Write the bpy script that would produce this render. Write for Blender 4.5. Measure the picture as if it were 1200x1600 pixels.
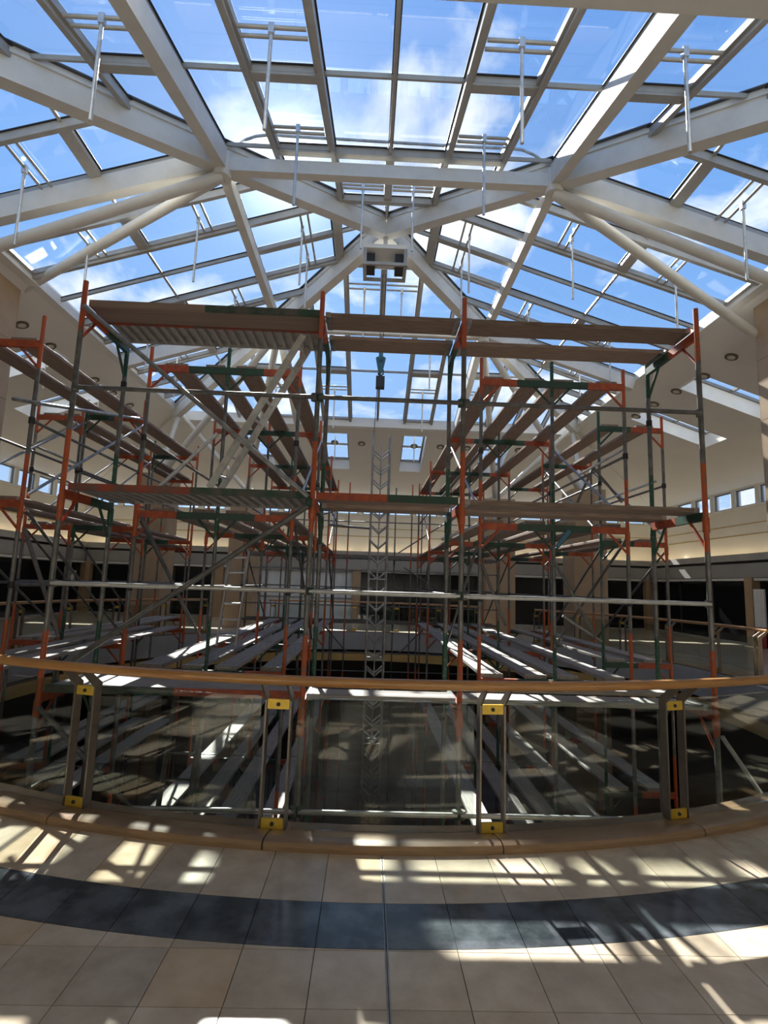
import bpy, bmesh, math, random
from mathutils import Vector, Matrix
random.seed(7)
for o in list(bpy.data.objects): bpy.data.objects.remove(o, do_unlink=True)
SC = bpy.context.scene
COL = SC.collection

# ------------------------------------------------------------------ camera
F_PX, PITCH, YAW, ROLL, CAM_H = 829.83, math.radians(7.742), math.radians(1.369), math.radians(1.874), 1.75
CAM = Vector((0, 0, CAM_H))
_f = Vector((math.sin(YAW)*math.cos(PITCH), math.cos(YAW)*math.cos(PITCH), math.sin(PITCH)))
_r = Vector((math.cos(YAW), -math.sin(YAW), 0)); _u = _r.cross(_f)
_r2 = math.cos(ROLL)*_r + math.sin(ROLL)*_u; _u2 = math.cos(ROLL)*_u - math.sin(ROLL)*_r
cam_data = bpy.data.cameras.new('camera')
cam_data.sensor_fit = 'HORIZONTAL'; cam_data.sensor_width = 36.0
cam_data.lens = F_PX/1200*36.0; cam_data.clip_end = 500; cam_data.clip_start = .05
cam = bpy.data.objects.new('camera', cam_data); COL.objects.link(cam)
M = Matrix((( _r2.x, _u2.x, -_f.x, 0), (_r2.y, _u2.y, -_f.y, 0), (_r2.z, _u2.z, -_f.z, CAM_H), (0, 0, 0, 1)))
cam.matrix_world = M
SC.camera = cam
def ray(x, y): return _f + _r2*((x-600)/F_PX) + _u2*((800-y)/F_PX)
def at(x, y, X=None, Y=None, Z=None):
    """point on the ray through a photo pixel, on a plane of known X, Y or Z"""
    r = ray(x, y)
    t = (X/r.x) if X is not None else (Y/r.y) if Y is not None else (Z-CAM_H)/r.z
    return CAM + r*t

# ------------------------------------------------------------------ light
SUN_DIR = ray(450, 259).normalized()
W_ = bpy.data.worlds.new('World'); SC.world = W_; W_.use_nodes = True
nt = W_.node_tree; nt.nodes.clear()
def N(tree, typ, **kw):
    n = tree.nodes.new(typ)
    for k, v in kw.items():
        if k.startswith('i_'): n.inputs[k[2:].replace('_', ' ')].default_value = v
        else: setattr(n, k, v)
    return n
SKY_STRENGTH, SUN_STRENGTH = .68, 10.0
tc = N(nt, 'ShaderNodeTexCoord')
sep = N(nt, 'ShaderNodeSeparateXYZ'); nt.links.new(tc.outputs['Generated'], sep.inputs[0])
ramp = N(nt, 'ShaderNodeValToRGB')
ramp.color_ramp.elements[0].position = 0.0; ramp.color_ramp.elements[0].color = (.52, .70, .95, 1)
ramp.color_ramp.elements[1].position = 1.0; ramp.color_ramp.elements[1].color = (.115, .30, .78, 1)
e = ramp.color_ramp.elements.new(.45); e.color = (.235, .46, .89, 1)
nt.links.new(sep.outputs['Z'], ramp.inputs[0])
# clouds: noise on a flat cloud layer
zz = N(nt, 'ShaderNodeMath', operation='ADD'); nt.links.new(sep.outputs['Z'], zz.inputs[0]); zz.inputs[1].default_value = .22
zm = N(nt, 'ShaderNodeMath', operation='MAXIMUM'); nt.links.new(zz.outputs[0], zm.inputs[0]); zm.inputs[1].default_value = .08
dv = N(nt, 'ShaderNodeVectorMath', operation='DIVIDE'); nt.links.new(tc.outputs['Generated'], dv.inputs[0]); nt.links.new(zm.outputs[0], dv.inputs[1])
fl = N(nt, 'ShaderNodeVectorMath', operation='MULTIPLY'); nt.links.new(dv.outputs[0], fl.inputs[0]); fl.inputs[1].default_value = (1, 1, .35)
no = N(nt, 'ShaderNodeTexNoise', noise_dimensions='3D'); no.inputs['Scale'].default_value = 2.6; no.inputs['Detail'].default_value = 9; no.inputs['Roughness'].default_value = .56
no.inputs['Distortion'].default_value = .25
off = N(nt, 'ShaderNodeVectorMath', operation='ADD'); nt.links.new(fl.outputs[0], off.inputs[0]); off.inputs[1].default_value = (2.5, 3.9, .9)
nt.links.new(off.outputs[0], no.inputs['Vector'])
cr = N(nt, 'ShaderNodeValToRGB'); cr.color_ramp.elements[0].position = .52; cr.color_ramp.elements[1].position = .65
cr.color_ramp.elements[0].color = (0, 0, 0, 1); cr.color_ramp.elements[1].color = (1, 1, 1, 1)
nt.links.new(no.outputs['Fac'], cr.inputs[0])
mx = N(nt, 'ShaderNodeMixRGB'); nt.links.new(cr.outputs[0], mx.inputs[0]); nt.links.new(ramp.outputs[0], mx.inputs[1]); mx.inputs[2].default_value = (.98, 1.02, 1.08, 1)
# bright aureole of the real sun
dt = N(nt, 'ShaderNodeVectorMath', operation='DOT_PRODUCT'); nt.links.new(tc.outputs['Generated'], dt.inputs[0]); dt.inputs[1].default_value = SUN_DIR
dm = N(nt, 'ShaderNodeMath', operation='MAXIMUM'); nt.links.new(dt.outputs['Value'], dm.inputs[0]); dm.inputs[1].default_value = 0
p1 = N(nt, 'ShaderNodeMath', operation='POWER'); nt.links.new(dm.outputs[0], p1.inputs[0]); p1.inputs[1].default_value = 22
p2 = N(nt, 'ShaderNodeMath', operation='POWER'); nt.links.new(dm.outputs[0], p2.inputs[0]); p2.inputs[1].default_value = 300
s2 = N(nt, 'ShaderNodeMath', operation='MULTIPLY'); nt.links.new(p2.outputs[0], s2.inputs[0]); s2.inputs[1].default_value = .9
s1 = N(nt, 'ShaderNodeMath', operation='MULTIPLY_ADD'); nt.links.new(p1.outputs[0], s1.inputs[0]); s1.inputs[1].default_value = .16; nt.links.new(s2.outputs[0], s1.inputs[2])
gl = N(nt, 'ShaderNodeMixRGB', blend_type='ADD'); gl.inputs[0].default_value = 1; nt.links.new(mx.outputs[0], gl.inputs[1])
nt.links.new(s1.outputs[0], gl.inputs[2])
bg = N(nt, 'ShaderNodeBackground'); nt.links.new(gl.outputs[0], bg.inputs[0]); bg.inputs[1].default_value = SKY_STRENGTH
wo = N(nt, 'ShaderNodeOutputWorld'); nt.links.new(bg.outputs[0], wo.inputs[0])
sl = bpy.data.lights.new('sun', 'SUN'); sl.energy = SUN_STRENGTH; sl.angle = math.radians(.55); sl.color = (1, .945, .86)
so = bpy.data.objects.new('sun', sl); COL.objects.link(so)
so.rotation_euler = (-SUN_DIR).to_track_quat('-Z', 'Y').to_euler(); so.location = SUN_DIR*60
SC.view_settings.view_transform = 'Standard'
SC.view_settings.look = 'None'
SC.view_settings.exposure = 0.86; SC.view_settings.gamma = 1; SC.view_settings.use_curve_mapping = False

# ------------------------------------------------------------------ materials
def mat(name, col, rough=.5, metal=0, col2=None, scale=6.0, bump=0.0, stretch=None, coords='Object', spec=.5, objvar=0.0, detail=5, lo=.35, hi=.65, coat=0):
    m = bpy.data.materials.new(name); m.use_nodes = True; t = m.node_tree
    b = t.nodes['Principled BSDF']; b.inputs['Roughness'].default_value = rough; b.inputs['Metallic'].default_value = metal
    b.inputs['Specular IOR Level'].default_value = spec
    if coat: b.inputs['Coat Weight'].default_value = coat; b.inputs['Coat Roughness'].default_value = .1
    c4 = lambda c: (c[0], c[1], c[2], 1)
    b.inputs['Base Color'].default_value = c4(col)
    if col2 is None: col2 = tuple(x*.82 for x in col)
    tcn = N(t, 'ShaderNodeTexCoord')
    src = tcn.outputs['Object']
    if coords == 'World':
        g = N(t, 'ShaderNodeNewGeometry'); src = g.outputs['Position']
    if stretch:
        mp = N(t, 'ShaderNodeMapping'); mp.inputs['Scale'].default_value = stretch; t.links.new(src, mp.inputs[0]); src = mp.outputs[0]
    nz = N(t, 'ShaderNodeTexNoise'); nz.inputs['Scale'].default_value = scale; nz.inputs['Detail'].default_value = detail; nz.inputs['Roughness'].default_value = .6
    t.links.new(src, nz.inputs['Vector'])
    rp = N(t, 'ShaderNodeValToRGB'); rp.color_ramp.elements[0].position = lo; rp.color_ramp.elements[1].position = hi
    rp.color_ramp.elements[0].color = c4(col2); rp.color_ramp.elements[1].color = c4(col)
    t.links.new(nz.outputs['Fac'], rp.inputs[0]); last = rp.outputs[0]
    if objvar:
        oi = N(t, 'ShaderNodeObjectInfo'); mr = N(t, 'ShaderNodeMapRange'); mr.inputs['To Min'].default_value = 1-objvar; mr.inputs['To Max'].default_value = 1+objvar*.6
        t.links.new(oi.outputs['Random'], mr.inputs[0])
        ml = N(t, 'ShaderNodeVectorMath', operation='SCALE'); t.links.new(last, ml.inputs[0]); t.links.new(mr.outputs[0], ml.inputs['Scale']); last = ml.outputs[0]
    t.links.new(last, b.inputs['Base Color'])
    if bump:
        bp = N(t, 'ShaderNodeBump'); bp.inputs['Strength'].default_value = bump; bp.inputs['Distance'].default_value = .01
        t.links.new(nz.outputs['Fac'], bp.inputs['Height']); t.links.new(bp.outputs[0], b.inputs['Normal'])
    return m
def glass_mat(name, tint=(.93, .96, .97), rough=.02, refl=1.0):
    m = bpy.data.materials.new(name); m.use_nodes = True; t = m.node_tree; t.nodes.clear()
    tr = N(t, 'ShaderNodeBsdfTransparent'); tr.inputs[0].default_value = (*tint, 1)
    gs = N(t, 'ShaderNodeBsdfGlossy'); gs.inputs['Roughness'].default_value = rough
    lw = N(t, 'ShaderNodeFresnel'); ge = N(t, 'ShaderNodeNewGeometry')   # thin pane: the same Fresnel on both faces
    io = N(t, 'ShaderNodeMapRange'); io.inputs['To Min'].default_value = 1.45; io.inputs['To Max'].default_value = 1/1.45
    t.links.new(ge.outputs['Backfacing'], io.inputs[0]); t.links.new(io.outputs[0], lw.inputs['IOR'])
    mu = N(t, 'ShaderNodeMath', operation='MULTIPLY'); t.links.new(lw.outputs[0], mu.inputs[0]); mu.inputs[1].default_value = refl
    mxs = N(t, 'ShaderNodeMixShader'); t.links.new(mu.outputs[0], mxs.inputs[0]); t.links.new(tr.outputs[0], mxs.inputs[1]); t.links.new(gs.outputs[0], mxs.inputs[2])
    ou = N(t, 'ShaderNodeOutputMaterial'); t.links.new(mxs.outputs[0], ou.inputs[0]); return m
def band_mat(name, paint, steel=(.21, .205, .20), half=.46, z0=.72):
    """scaffold tube: galvanised steel, sprayed with a colour for about half a metre above and below each deck joint"""
    m = mat(name, steel, .45, .55, tuple(x*.55 for x in steel), 9, coords='World'); t = m.node_tree; b = t.nodes['Principled BSDF']
    last = b.inputs['Base Color'].links[0].from_socket
    g = N(t, 'ShaderNodeNewGeometry'); sp = N(t, 'ShaderNodeSeparateXYZ'); t.links.new(g.outputs['Position'], sp.inputs[0])
    nz = N(t, 'ShaderNodeTexNoise'); nz.inputs['Scale'].default_value = 3; t.links.new(g.outputs['Position'], nz.inputs['Vector'])
    a = N(t, 'ShaderNodeMath', operation='MULTIPLY_ADD'); t.links.new(nz.outputs['Fac'], a.inputs[0]); a.inputs[1].default_value = .5; t.links.new(sp.outputs['Z'], a.inputs[2])
    s = N(t, 'ShaderNodeMath', operation='SUBTRACT'); t.links.new(a.outputs[0], s.inputs[0]); s.inputs[1].default_value = z0+.25-20.4
    pp = N(t, 'ShaderNodeMath', operation='PINGPONG'); t.links.new(s.outputs[0], pp.inputs[0]); pp.inputs[1].default_value = 1.02
    lt = N(t, 'ShaderNodeMath', operation='LESS_THAN'); t.links.new(pp.outputs[0], lt.inputs[0]); lt.inputs[1].default_value = half
    wn = N(t, 'ShaderNodeTexNoise'); wn.inputs['Scale'].default_value = 35; t.links.new(g.outputs['Position'], wn.inputs['Vector'])
    wg = N(t, 'ShaderNodeMath', operation='GREATER_THAN'); t.links.new(wn.outputs['Fac'], wg.inputs[0]); wg.inputs[1].default_value = .38
    an = N(t, 'ShaderNodeMath', operation='MULTIPLY'); t.links.new(lt.outputs[0], an.inputs[0]); t.links.new(wg.outputs[0], an.inputs[1])
    mxr = N(t, 'ShaderNodeMixRGB'); t.links.new(an.outputs[0], mxr.inputs[0]); t.links.new(last, mxr.inputs[1]); mxr.inputs[2].default_value = (*paint, 1)
    t.links.new(mxr.outputs[0], b.inputs['Base Color'])
    iv = N(t, 'ShaderNodeMath', operation='MULTIPLY_ADD'); t.links.new(an.outputs[0], iv.inputs[0]); iv.inputs[1].default_value = -.55; iv.inputs[2].default_value = .55
    t.links.new(iv.outputs[0], b.inputs['Metallic'])
    return m
ORANGE, GREEN = (.46, .088, .022), (.013, .075, .045)
def emit_mat(name, col, st):
    m = bpy.data.materials.new(name); m.use_nodes = True; t = m.node_tree; b = t.nodes['Principled BSDF']
    b.inputs['Base Color'].default_value = (*col, 1); b.inputs['Emission Color'].default_value = (*col, 1); b.inputs['Emission Strength'].default_value = st; return m
MT = dict(
    cove=emit_mat('warm_cove_tube', (1, .80, .50), 3.5),
    white=mat('white_painted_steel', (.66, .64, .59), .45, 0, (.60, .58, .535), 3, coords='World'),
    curb=mat('white_eave_cladding', (.80, .79, .76), .5, 0, (.74, .73, .70), 2, coords='World'),
    alu=mat('grey_aluminium_profile', (.40, .385, .35), .4, .15, (.34, .325, .30), 4, coords='World'),
    plaster=mat('ceiling_plaster', (.84, .815, .77), .85, 0, (.81, .785, .74), .7, coords='World'),
    wall=mat('cream_wall_paint', (.86, .82, .73), .8, 0, (.82, .78, .69), .9, coords='World'),
    brown=mat('brown_column_panel', (.40, .275, .165), .42, 0, (.34, .235, .14), 2.2, coords='World', objvar=.08),
    brown_joint=mat('brown_joint', (.12, .085, .06), .7),
    tile=mat('beige_limestone_tile', (.64, .55, .43), .20, 0, (.50, .41, .31), 5, coords='World', objvar=.14, detail=8, spec=.45),
    slate=mat('blue_black_slate_tile', (.115, .13, .15), .16, 0, (.045, .052, .062), 4, coords='World', objvar=.25, detail=10, lo=.42, hi=.6),
    tile_warm=mat('warm_limestone_tile', (.63, .49, .345), .20, 0, (.51, .385, .25), 5, coords='World', objvar=.1, detail=8, spec=.45),
    grout=mat('dark_grout', (.10, .085, .07), .8),
    concrete=mat('grey_fascia', (.42, .41, .39), .7, 0, (.36, .35, .33), 1.5, coords='World'),
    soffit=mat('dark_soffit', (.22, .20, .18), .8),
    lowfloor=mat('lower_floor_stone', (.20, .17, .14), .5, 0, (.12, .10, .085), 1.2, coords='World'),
    wood_rail=mat('varnished_wood_rail', (.47, .235, .075), .28, 0, (.36, .165, .05), 3, stretch=(1, 1, 8), coords='World', coat=.4),
    wood_curb=mat('brown_wood_curb', (.30, .19, .105), .38, 0, (.22, .135, .075), 4, stretch=(1, 1, 10), coords='World', coat=.3),
    tan=mat('tan_wood_soffit_trim', (.85, .58, .22), .45, 0, (.76, .49, .17), 2, coords='World'),
    bronze=mat('bronze_grey_bar', (.23, .20, .17), .35, .7, (.19, .165, .14), 12),
    brass=mat('yellow_brass_clamp', (.78, .53, .08), .35, .45, (.62, .40, .05), 14),
    steel=mat('galvanised_tube', (.40, .40, .40), .38, .7, (.24, .24, .24), 9, coords='World'),
    darksteel=mat('weathered_dark_tube', (.17, .165, .16), .5, .5, (.10, .098, .095), 9, coords='World'),
    bright=mat('bright_aluminium', (.62, .62, .60), .35, .6, (.48, .48, .47), 10, coords='World'),
    orange_worn=mat('worn_orange_paint', (.30, .055, .03), .65, 0, (.13, .085, .07), 6, coords='World', lo=.42, hi=.58),
    green_worn=mat('worn_green_paint', (.02, .065, .042), .65, 0, (.10, .09, .08), 6, coords='World', lo=.42, hi=.58),
    gasket=mat('black_glazing_gasket', (.02, .022, .03), .5),
    orange=mat('orange_paint', ORANGE, .5, 0, (.26, .05, .03), 14, coords='World'),
    green=mat('green_paint', GREEN, .5, 0, (.03, .045, .035), 14, coords='World'),
    blue=mat('teal_blue_paint', (.06, .19, .26), .45, .1),
    post_o=band_mat('tube_with_orange_ends', ORANGE), post_g=band_mat('tube_with_green_ends', GREEN),
    plank=mat('weathered_timber', (.30, .225, .18), .75, 0, (.185, .125, .10), 7, stretch=(.6, 7, 7), bump=.25, objvar=.22, detail=8),
    plank_grey=mat('grey_timber', (.40, .37, .34), .75, 0, (.25, .225, .205), 7, stretch=(.6, 7, 7), bump=.25, objvar=.18, detail=8),
    deck=mat('grey_steel_deck', (.40, .38, .36), .6, .1, (.28, .26, .25), 5),
    black=mat('black_shop_glazing', (.010, .010, .011), .12, 0, spec=.4),
    film=mat('pale_film_on_glass', (.74, .78, .80), .35, 0, (.50, .54, .57), 1.6, stretch=(1, 1, .6), coords='World', lo=.3, hi=.7, detail=9),
    sign=mat('grey_sign_band', (.33, .325, .315), .5, 0, (.29, .285, .275), 1.2, coords='World'),
    whitestrip=mat('white_header_strip', (.75, .75, .73), .4),
    yellowline=mat('ochre_groove_strip', (.55, .36, .06), .5),
    red=mat('red_panel', (.30, .02, .03), .4),
    frame=mat('grey_window_frame', (.25, .25, .25), .45, .2),
    dark=mat('dark_metal', (.035, .034, .034), .5, .3),
    ringmetal=mat('bronze_downlight_ring', (.16, .12, .085), .4, .4),
    facade=mat('pale_facade', (.66, .65, .63), .8, 0, (.58, .57, .55), .4, coords='World'),
    facadewin=mat('facade_blind', (.30, .33, .37), .6),
    glass=glass_mat('clear_roof_glass', (.94, .965, .975)), railglass=glass_mat('balustrade_glass', (.84, .88, .86), .015, 1.3),
    lamp=mat('frosted_lamp_lens', (.70, .68, .62), .4),
)

# ------------------------------------------------------------------ builders
WM = {}
def link(o, parent, world=None):
    COL.objects.link(o)
    if world is not None: o.matrix_basis = world
    WM[o.name] = o.matrix_basis.copy()
    if parent is not None:
        o.parent = parent; o.matrix_parent_inverse = WM[parent.name].inverted()
    return o
def tag(o, label=None, cat=None, group=None, kind=None):
    if label: o['label'] = label
    if cat: o['category'] = cat
    if group: o['group'] = group
    if kind: o['kind'] = kind
    return o
def thing(name, label, cat, loc, group=None, kind=None):
    o = bpy.data.objects.new(name, None); o.empty_display_size = .1
    link(o, None, Matrix.Translation(Vector(loc))); return tag(o, label, cat, group, kind)
_cache = {}
def unit_box(m):
    k = ('box', m)
    if k not in _cache:
        me = bpy.data.meshes.new('box_'+m)
        v = [(x, y, z) for x in (-.5, .5) for y in (-.5, .5) for z in (-.5, .5)]
        f = [(0, 1, 3, 2), (4, 6, 7, 5), (0, 4, 5, 1), (2, 3, 7, 6), (0, 2, 6, 4), (1, 5, 7, 3)]
        me.from_pydata(v, [], f); me.materials.append(MT[m]); me.update(); _cache[k] = me
    return _cache[k]
def unit_cyl(m, n=10):
    k = ('cyl', m, n)
    if k not in _cache:
        me = bpy.data.meshes.new('tube_'+m)
        v = [(math.cos(2*math.pi*i/n), math.sin(2*math.pi*i/n), z) for z in (0, 1) for i in range(n)]
        f = [(i, (i+1) % n, n+(i+1) % n, n+i) for i in range(n)] + [tuple(reversed(range(n))), tuple(range(n, 2*n))]
        me.from_pydata(v, [], f); me.materials.append(MT[m])
        for p in me.polygons: p.use_smooth = len(p.vertices) == 4
        me.update(); _cache[k] = me
    return _cache[k]
def basis(p, q, up=Vector((0, 0, 1))):
    d = (q-p).normalized()
    s = up.cross(d)
    if s.length < 1e-4: s = Vector((0, 1, 0)).cross(d)
    if s.length < 1e-4: s = Vector((1, 0, 0)).cross(d)
    s.normalize(); w = d.cross(s)
    return d, s, w
def bar(name, p, q, w, h, m, parent=None, up=Vector((0, 0, 1)), drop=0):
    """box beam from p to q, w sideways, h along up"""
    p, q = Vector(p), Vector(q); d, s, u = basis(p, q, Vector(up)); c = (p+q)/2 - u*drop; L = (q-p).length
    Mx = Matrix(((d.x*L, s.x*w, u.x*h, c.x), (d.y*L, s.y*w, u.y*h, c.y), (d.z*L, s.z*w, u.z*h, c.z), (0, 0, 0, 1)))
    return link(bpy.data.objects.new(name, unit_box(m)), parent, Mx)
def box(name, x0, x1, y0, y1, z0, z1, m, parent=None):
    Mx = Matrix.Translation(((x0+x1)/2, (y0+y1)/2, (z0+z1)/2)) @ Matrix.Diagonal((x1-x0, y1-y0, z1-z0, 1))
    return link(bpy.data.objects.new(name, unit_box(m)), parent, Mx)
def tube(name, p, q, r, m, parent=None, n=10):
    p, q = Vector(p), Vector(q); d, s, u = basis(p, q); L = (q-p).length
    Mx = Matrix(((s.x*r, -u.x*r, d.x*L, p.x), (s.y*r, -u.y*r, d.y*L, p.y), (s.z*r, -u.z*r, d.z*L, p.z), (0, 0, 0, 1)))
    if Mx.determinant() < 0: Mx = Matrix(((s.x*r, u.x*r, d.x*L, p.x), (s.y*r, u.y*r, d.y*L, p.y), (s.z*r, u.z*r, d.z*L, p.z), (0, 0, 0, 1)))
    return link(bpy.data.objects.new(name, unit_cyl(m, n)), parent, Mx)
class MB:
    def __init__(s): s.v = []; s.f = []
    def add(s, v, f):
        b = len(s.v); s.v += [tuple(x) for x in v]; s.f += [tuple(i+b for i in g) for g in f]; return s
    def box(s, x0, x1, y0, y1, z0, z1):
        v = [(x, y, z) for x in (x0, x1) for y in (y0, y1) for z in (z0, z1)]
        return s.add(v, [(0, 1, 3, 2), (4, 6, 7, 5), (0, 4, 5, 1), (2, 3, 7, 6), (0, 2, 6, 4), (1, 5, 7, 3)])
    def bar(s, p, q, w, h, up=Vector((0, 0, 1)), drop=0):
        p, q = Vector(p), Vector(q); d, a, u = basis(p, q, Vector(up)); p = p-u*drop; q = q-u*drop
        v = [e + a*(i*w/2) + u*(j*h/2) for e in (p, q) for i in (-1, 1) for j in (-1, 1)]
        return s.add(v, [(0, 1, 3, 2), (4, 6, 7, 5), (0, 4, 5, 1), (2, 3, 7, 6), (0, 2, 6, 4), (1, 5, 7, 3)])
    def tube(s, p, q, r, n=10, r2=None):
        p, q = Vector(p), Vector(q); d, a, u = basis(p, q); r2 = r if r2 is None else r2
        v = [p + (a*math.cos(t)+u*math.sin(t))*r for t in [2*math.pi*i/n for i in range(n)]] + [q + (a*math.cos(t)+u*math.sin(t))*r2 for t in [2*math.pi*i/n for i in range(n)]]
        return s.add(v, [(i, n+i, n+(i+1) % n, (i+1) % n) for i in range(n)] + [tuple(range(n)), tuple(range(2*n-1, n-1, -1))])
    def path(s, pts, r, n=12):
        pts = [Vector(p) for p in pts]; rings = []
        for i, p in enumerate(pts):
            d = (pts[min(i+1, len(pts)-1)]-pts[max(i-1, 0)]).normalized()
            a = Vector((0, 0, 1)).cross(d)
            if a.length < 1e-3: a = Vector((1, 0, 0)).cross(d)
            a.normalize(); u = d.cross(a)
            rings.append([p + (a*math.cos(2*math.pi*k/n) + u*math.sin(2*math.pi*k/n))*r for k in range(n)])
        b = len(s.v)
        for g in rings: s.v += [tuple(x) for x in g]
        for i in range(len(pts)-1):
            for k in range(n):
                s.f.append((b+i*n+k, b+i*n+(k+1) % n, b+(i+1)*n+(k+1) % n, b+(i+1)*n+k))
        s.f.append(tuple(b+k for k in reversed(range(n)))); s.f.append(tuple(b+(len(pts)-1)*n+k for k in range(n)))
        return s
    def prism(s, poly, nrm, th):
        """extrude a polygon of 3D points by th along nrm"""
        n = len(poly); nrm = Vector(nrm); a = [Vector(p) for p in poly]; b = [p+nrm*th for p in a]
        return s.add(a+b, [tuple(range(n)), tuple(range(2*n-1, n-1, -1))] + [(i, n+i, n+(i+1) % n, (i+1) % n) for i in range(n)])
    def sweep(s, prof, angs, cx, cy):
        """profile of (radius, z) swept about a vertical axis through the angles, closed ends"""
        n = len(prof); b = len(s.v)
        for a in angs:
            for r, z in prof: s.v.append((cx+r*math.cos(a), cy+r*math.sin(a), z))
        for i in range(len(angs)-1):
            for k in range(n): s.f.append((b+i*n+k, b+(i+1)*n+k, b+(i+1)*n+(k+1) % n, b+i*n+(k+1) % n))
        s.f.append(tuple(b+k for k in range(n))); s.f.append(tuple(b+(len(angs)-1)*n+k for k in reversed(range(n)))); return s
    def build(s, name, m, parent=None, smooth=False, fix=True):
        me = bpy.data.meshes.new(name); c = Vector((0, 0, 0))
        o = None
        # put the origin at the piece's own centre
        xs = [p[0] for p in s.v]; ys = [p[1] for p in s.v]; zs = [p[2] for p in s.v]
        c = Vector(((min(xs)+max(xs))/2, (min(ys)+max(ys))/2, min(zs)))
        me.from_pydata([(p[0]-c.x, p[1]-c.y, p[2]-c.z) for p in s.v], [], s.f); me.materials.append(MT[m])
        if fix:
            bm = bmesh.new(); bm.from_mesh(me); bmesh.ops.recalc_face_normals(bm, faces=bm.faces); bm.to_mesh(me); bm.free()
        if smooth:
            for p in me.polygons: p.use_smooth = True
            me.set_sharp_from_angle(angle=math.radians(35))
        me.update()
        return link(bpy.data.objects.new(name, me), parent, Matrix.Translation(c))
def clip(poly, a, b, c):
    """keep the part of a 2D polygon with a*u+b*t<=c"""
    out = []
    for i in range(len(poly)):
        p, q = poly[i], poly[(i+1) % len(poly)]
        dp, dq = a*p[0]+b*p[1]-c, a*q[0]+b*q[1]-c
        if dp <= 0: out.append(p)
        if (dp < 0 < dq) or (dq < 0 < dp):
            k = dp/(dp-dq); out.append((p[0]+(q[0]-p[0])*k, p[1]+(q[1]-p[1])*k))
    return out

# ------------------------------------------------------------------ main dimensions
CX, CY = .11, 11.93                 # axis of the rotunda
ZAP, SL = 10.65, .3233              # apex height and slope of the glass pyramid
EAVE = {'F': 7.3, 'L': 7.65, 'R': 7.65, 'B': 8.0}
HALF = 14.0                         # centre to wall
ZCE = 8.0; CSL = .345               # sloping plaster ceiling: height at the eave, slope
def zceil(t): return ZCE - CSL*(t-7.75)
ZW = zceil(HALF)                    # wall head
ZLOW = -5.0
RG = 7.95                           # radius of the balustrade glass
FACES = {'F': (Vector((0, -1, 0)), Vector((1, 0, 0))), 'B': (Vector((0, 1, 0)), Vector((1, 0, 0))),
         'L': (Vector((-1, 0, 0)), Vector((0, 1, 0))), 'R': (Vector((1, 0, 0)), Vector((0, 1, 0)))}
ULIM = {'F': (EAVE['L'], EAVE['R']), 'B': (EAVE['L'], EAVE['R']), 'L': (EAVE['F'], EAVE['B']), 'R': (EAVE['F'], EAVE['B'])}
def fp(face, u, t, drop=0.0):
    d, e = FACES[face]; p = Vector((CX, CY, 0)) + d*t + e*u; p.z = ZAP - SL*t - drop; return p
def fn(face):
    d, e = FACES[face]; return Vector((d.x*SL, d.y*SL, 1)).normalized()

# ------------------------------------------------------------------ floor slab round the void
def sq(a, h):
    c, s_ = math.cos(a), math.sin(a); k = h/max(abs(c), abs(s_)); return (CX+c*k, CY+s_*k)
floor = thing('floor', 'beige stone gallery floor around the round atrium opening', 'floor', (CX, CY-11, 0), kind='structure')
NA = 160
angs = [2*math.pi*i/NA + math.pi/4 for i in range(NA+1)]
mb = MB(); b = []
for a in angs[:-1]:
    ci = (CX+8.05*math.cos(a), CY+8.05*math.sin(a)); qo = sq(a, HALF)
    mb.v += [(ci[0], ci[1], -.012), (qo[0], qo[1], -.012), (ci[0], ci[1], -.6), (qo[0], qo[1], -.6)]
for i in range(NA):
    j = (i+1) % NA; A, B = 4*i, 4*j
    mb.f += [(A, A+1, B+1, B), (A+2, B+2, B+3, A+3)]
slab = mb.build('floor_slab', 'grout', floor)
mb = MB(); mb.sweep([(8.05, -.62), (8.05, -.012), (7.80, -.012), (7.80, -.62)], angs, CX, CY); mb.build('slab_edge_fascia', 'concrete', floor, smooth=True)
mb = MB(); mb.sweep([(8.05, -1.02), (8.05, -.72), (7.84, -.72), (7.90, -1.02)], angs, CX, CY)
trim = mb.build('trim_1', 'tan', None, smooth=True); tag(trim, 'tan wood soffit ring below the grey slab edge', 'trim', kind='structure')
# tiles: square grid, cut by the black ring band
TS, TX0 = .345, .148
G = .004
RB0, RB1, RCURB = 9.10, 8.73, 8.20
def yc(x, r): return CY - math.sqrt(max(r*r-(x-CX)**2, .01))
def tile_piece(name, xa, xb, ylo, yhi, m, z=0.0):
    n = 6; xs = [xa+(xb-xa)*i/n for i in range(n+1)]
    lo = [(x, ylo(x)) for x in xs]; hi = [(x, yhi(x)) for x in xs]
    keep = [(l, h) for l, h in zip(lo, hi) if h[1]-l[1] > .004]
    if len(keep) < 2: return
    poly = [l for l, h in keep] + [h for l, h in reversed(keep)]
    if m == 'tile' and random.random() < .16: m = 'tile_warm'
    MB().prism([(x, y, -.012) for x, y in poly], (0, 0, 1), .012+z).build(name, m, floor)
rows = [2.815-.357*k for k in range(9)]
for k in range(-13, 13):
    xa, xb = TX0+TS*k+G/2, TX0+TS*(k+1)-G/2
    tile_piece('floor_tile', xa, xb, lambda x: yc(x, RB1)+G, lambda x: yc(x, RCURB), 'tile')
    tile_piece('slate_tile', xa, xb, lambda x: yc(x, RB0), lambda x: yc(x, RB1), 'slate')
    for r0 in (0, 1, 2):
        a0 = rows[0]+.357*r0
        tile_piece('floor_tile', xa, xb, lambda x: max(a0+G, 0), lambda x: min(a0+.357, yc(x, RB0)-G), 'tile')
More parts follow.
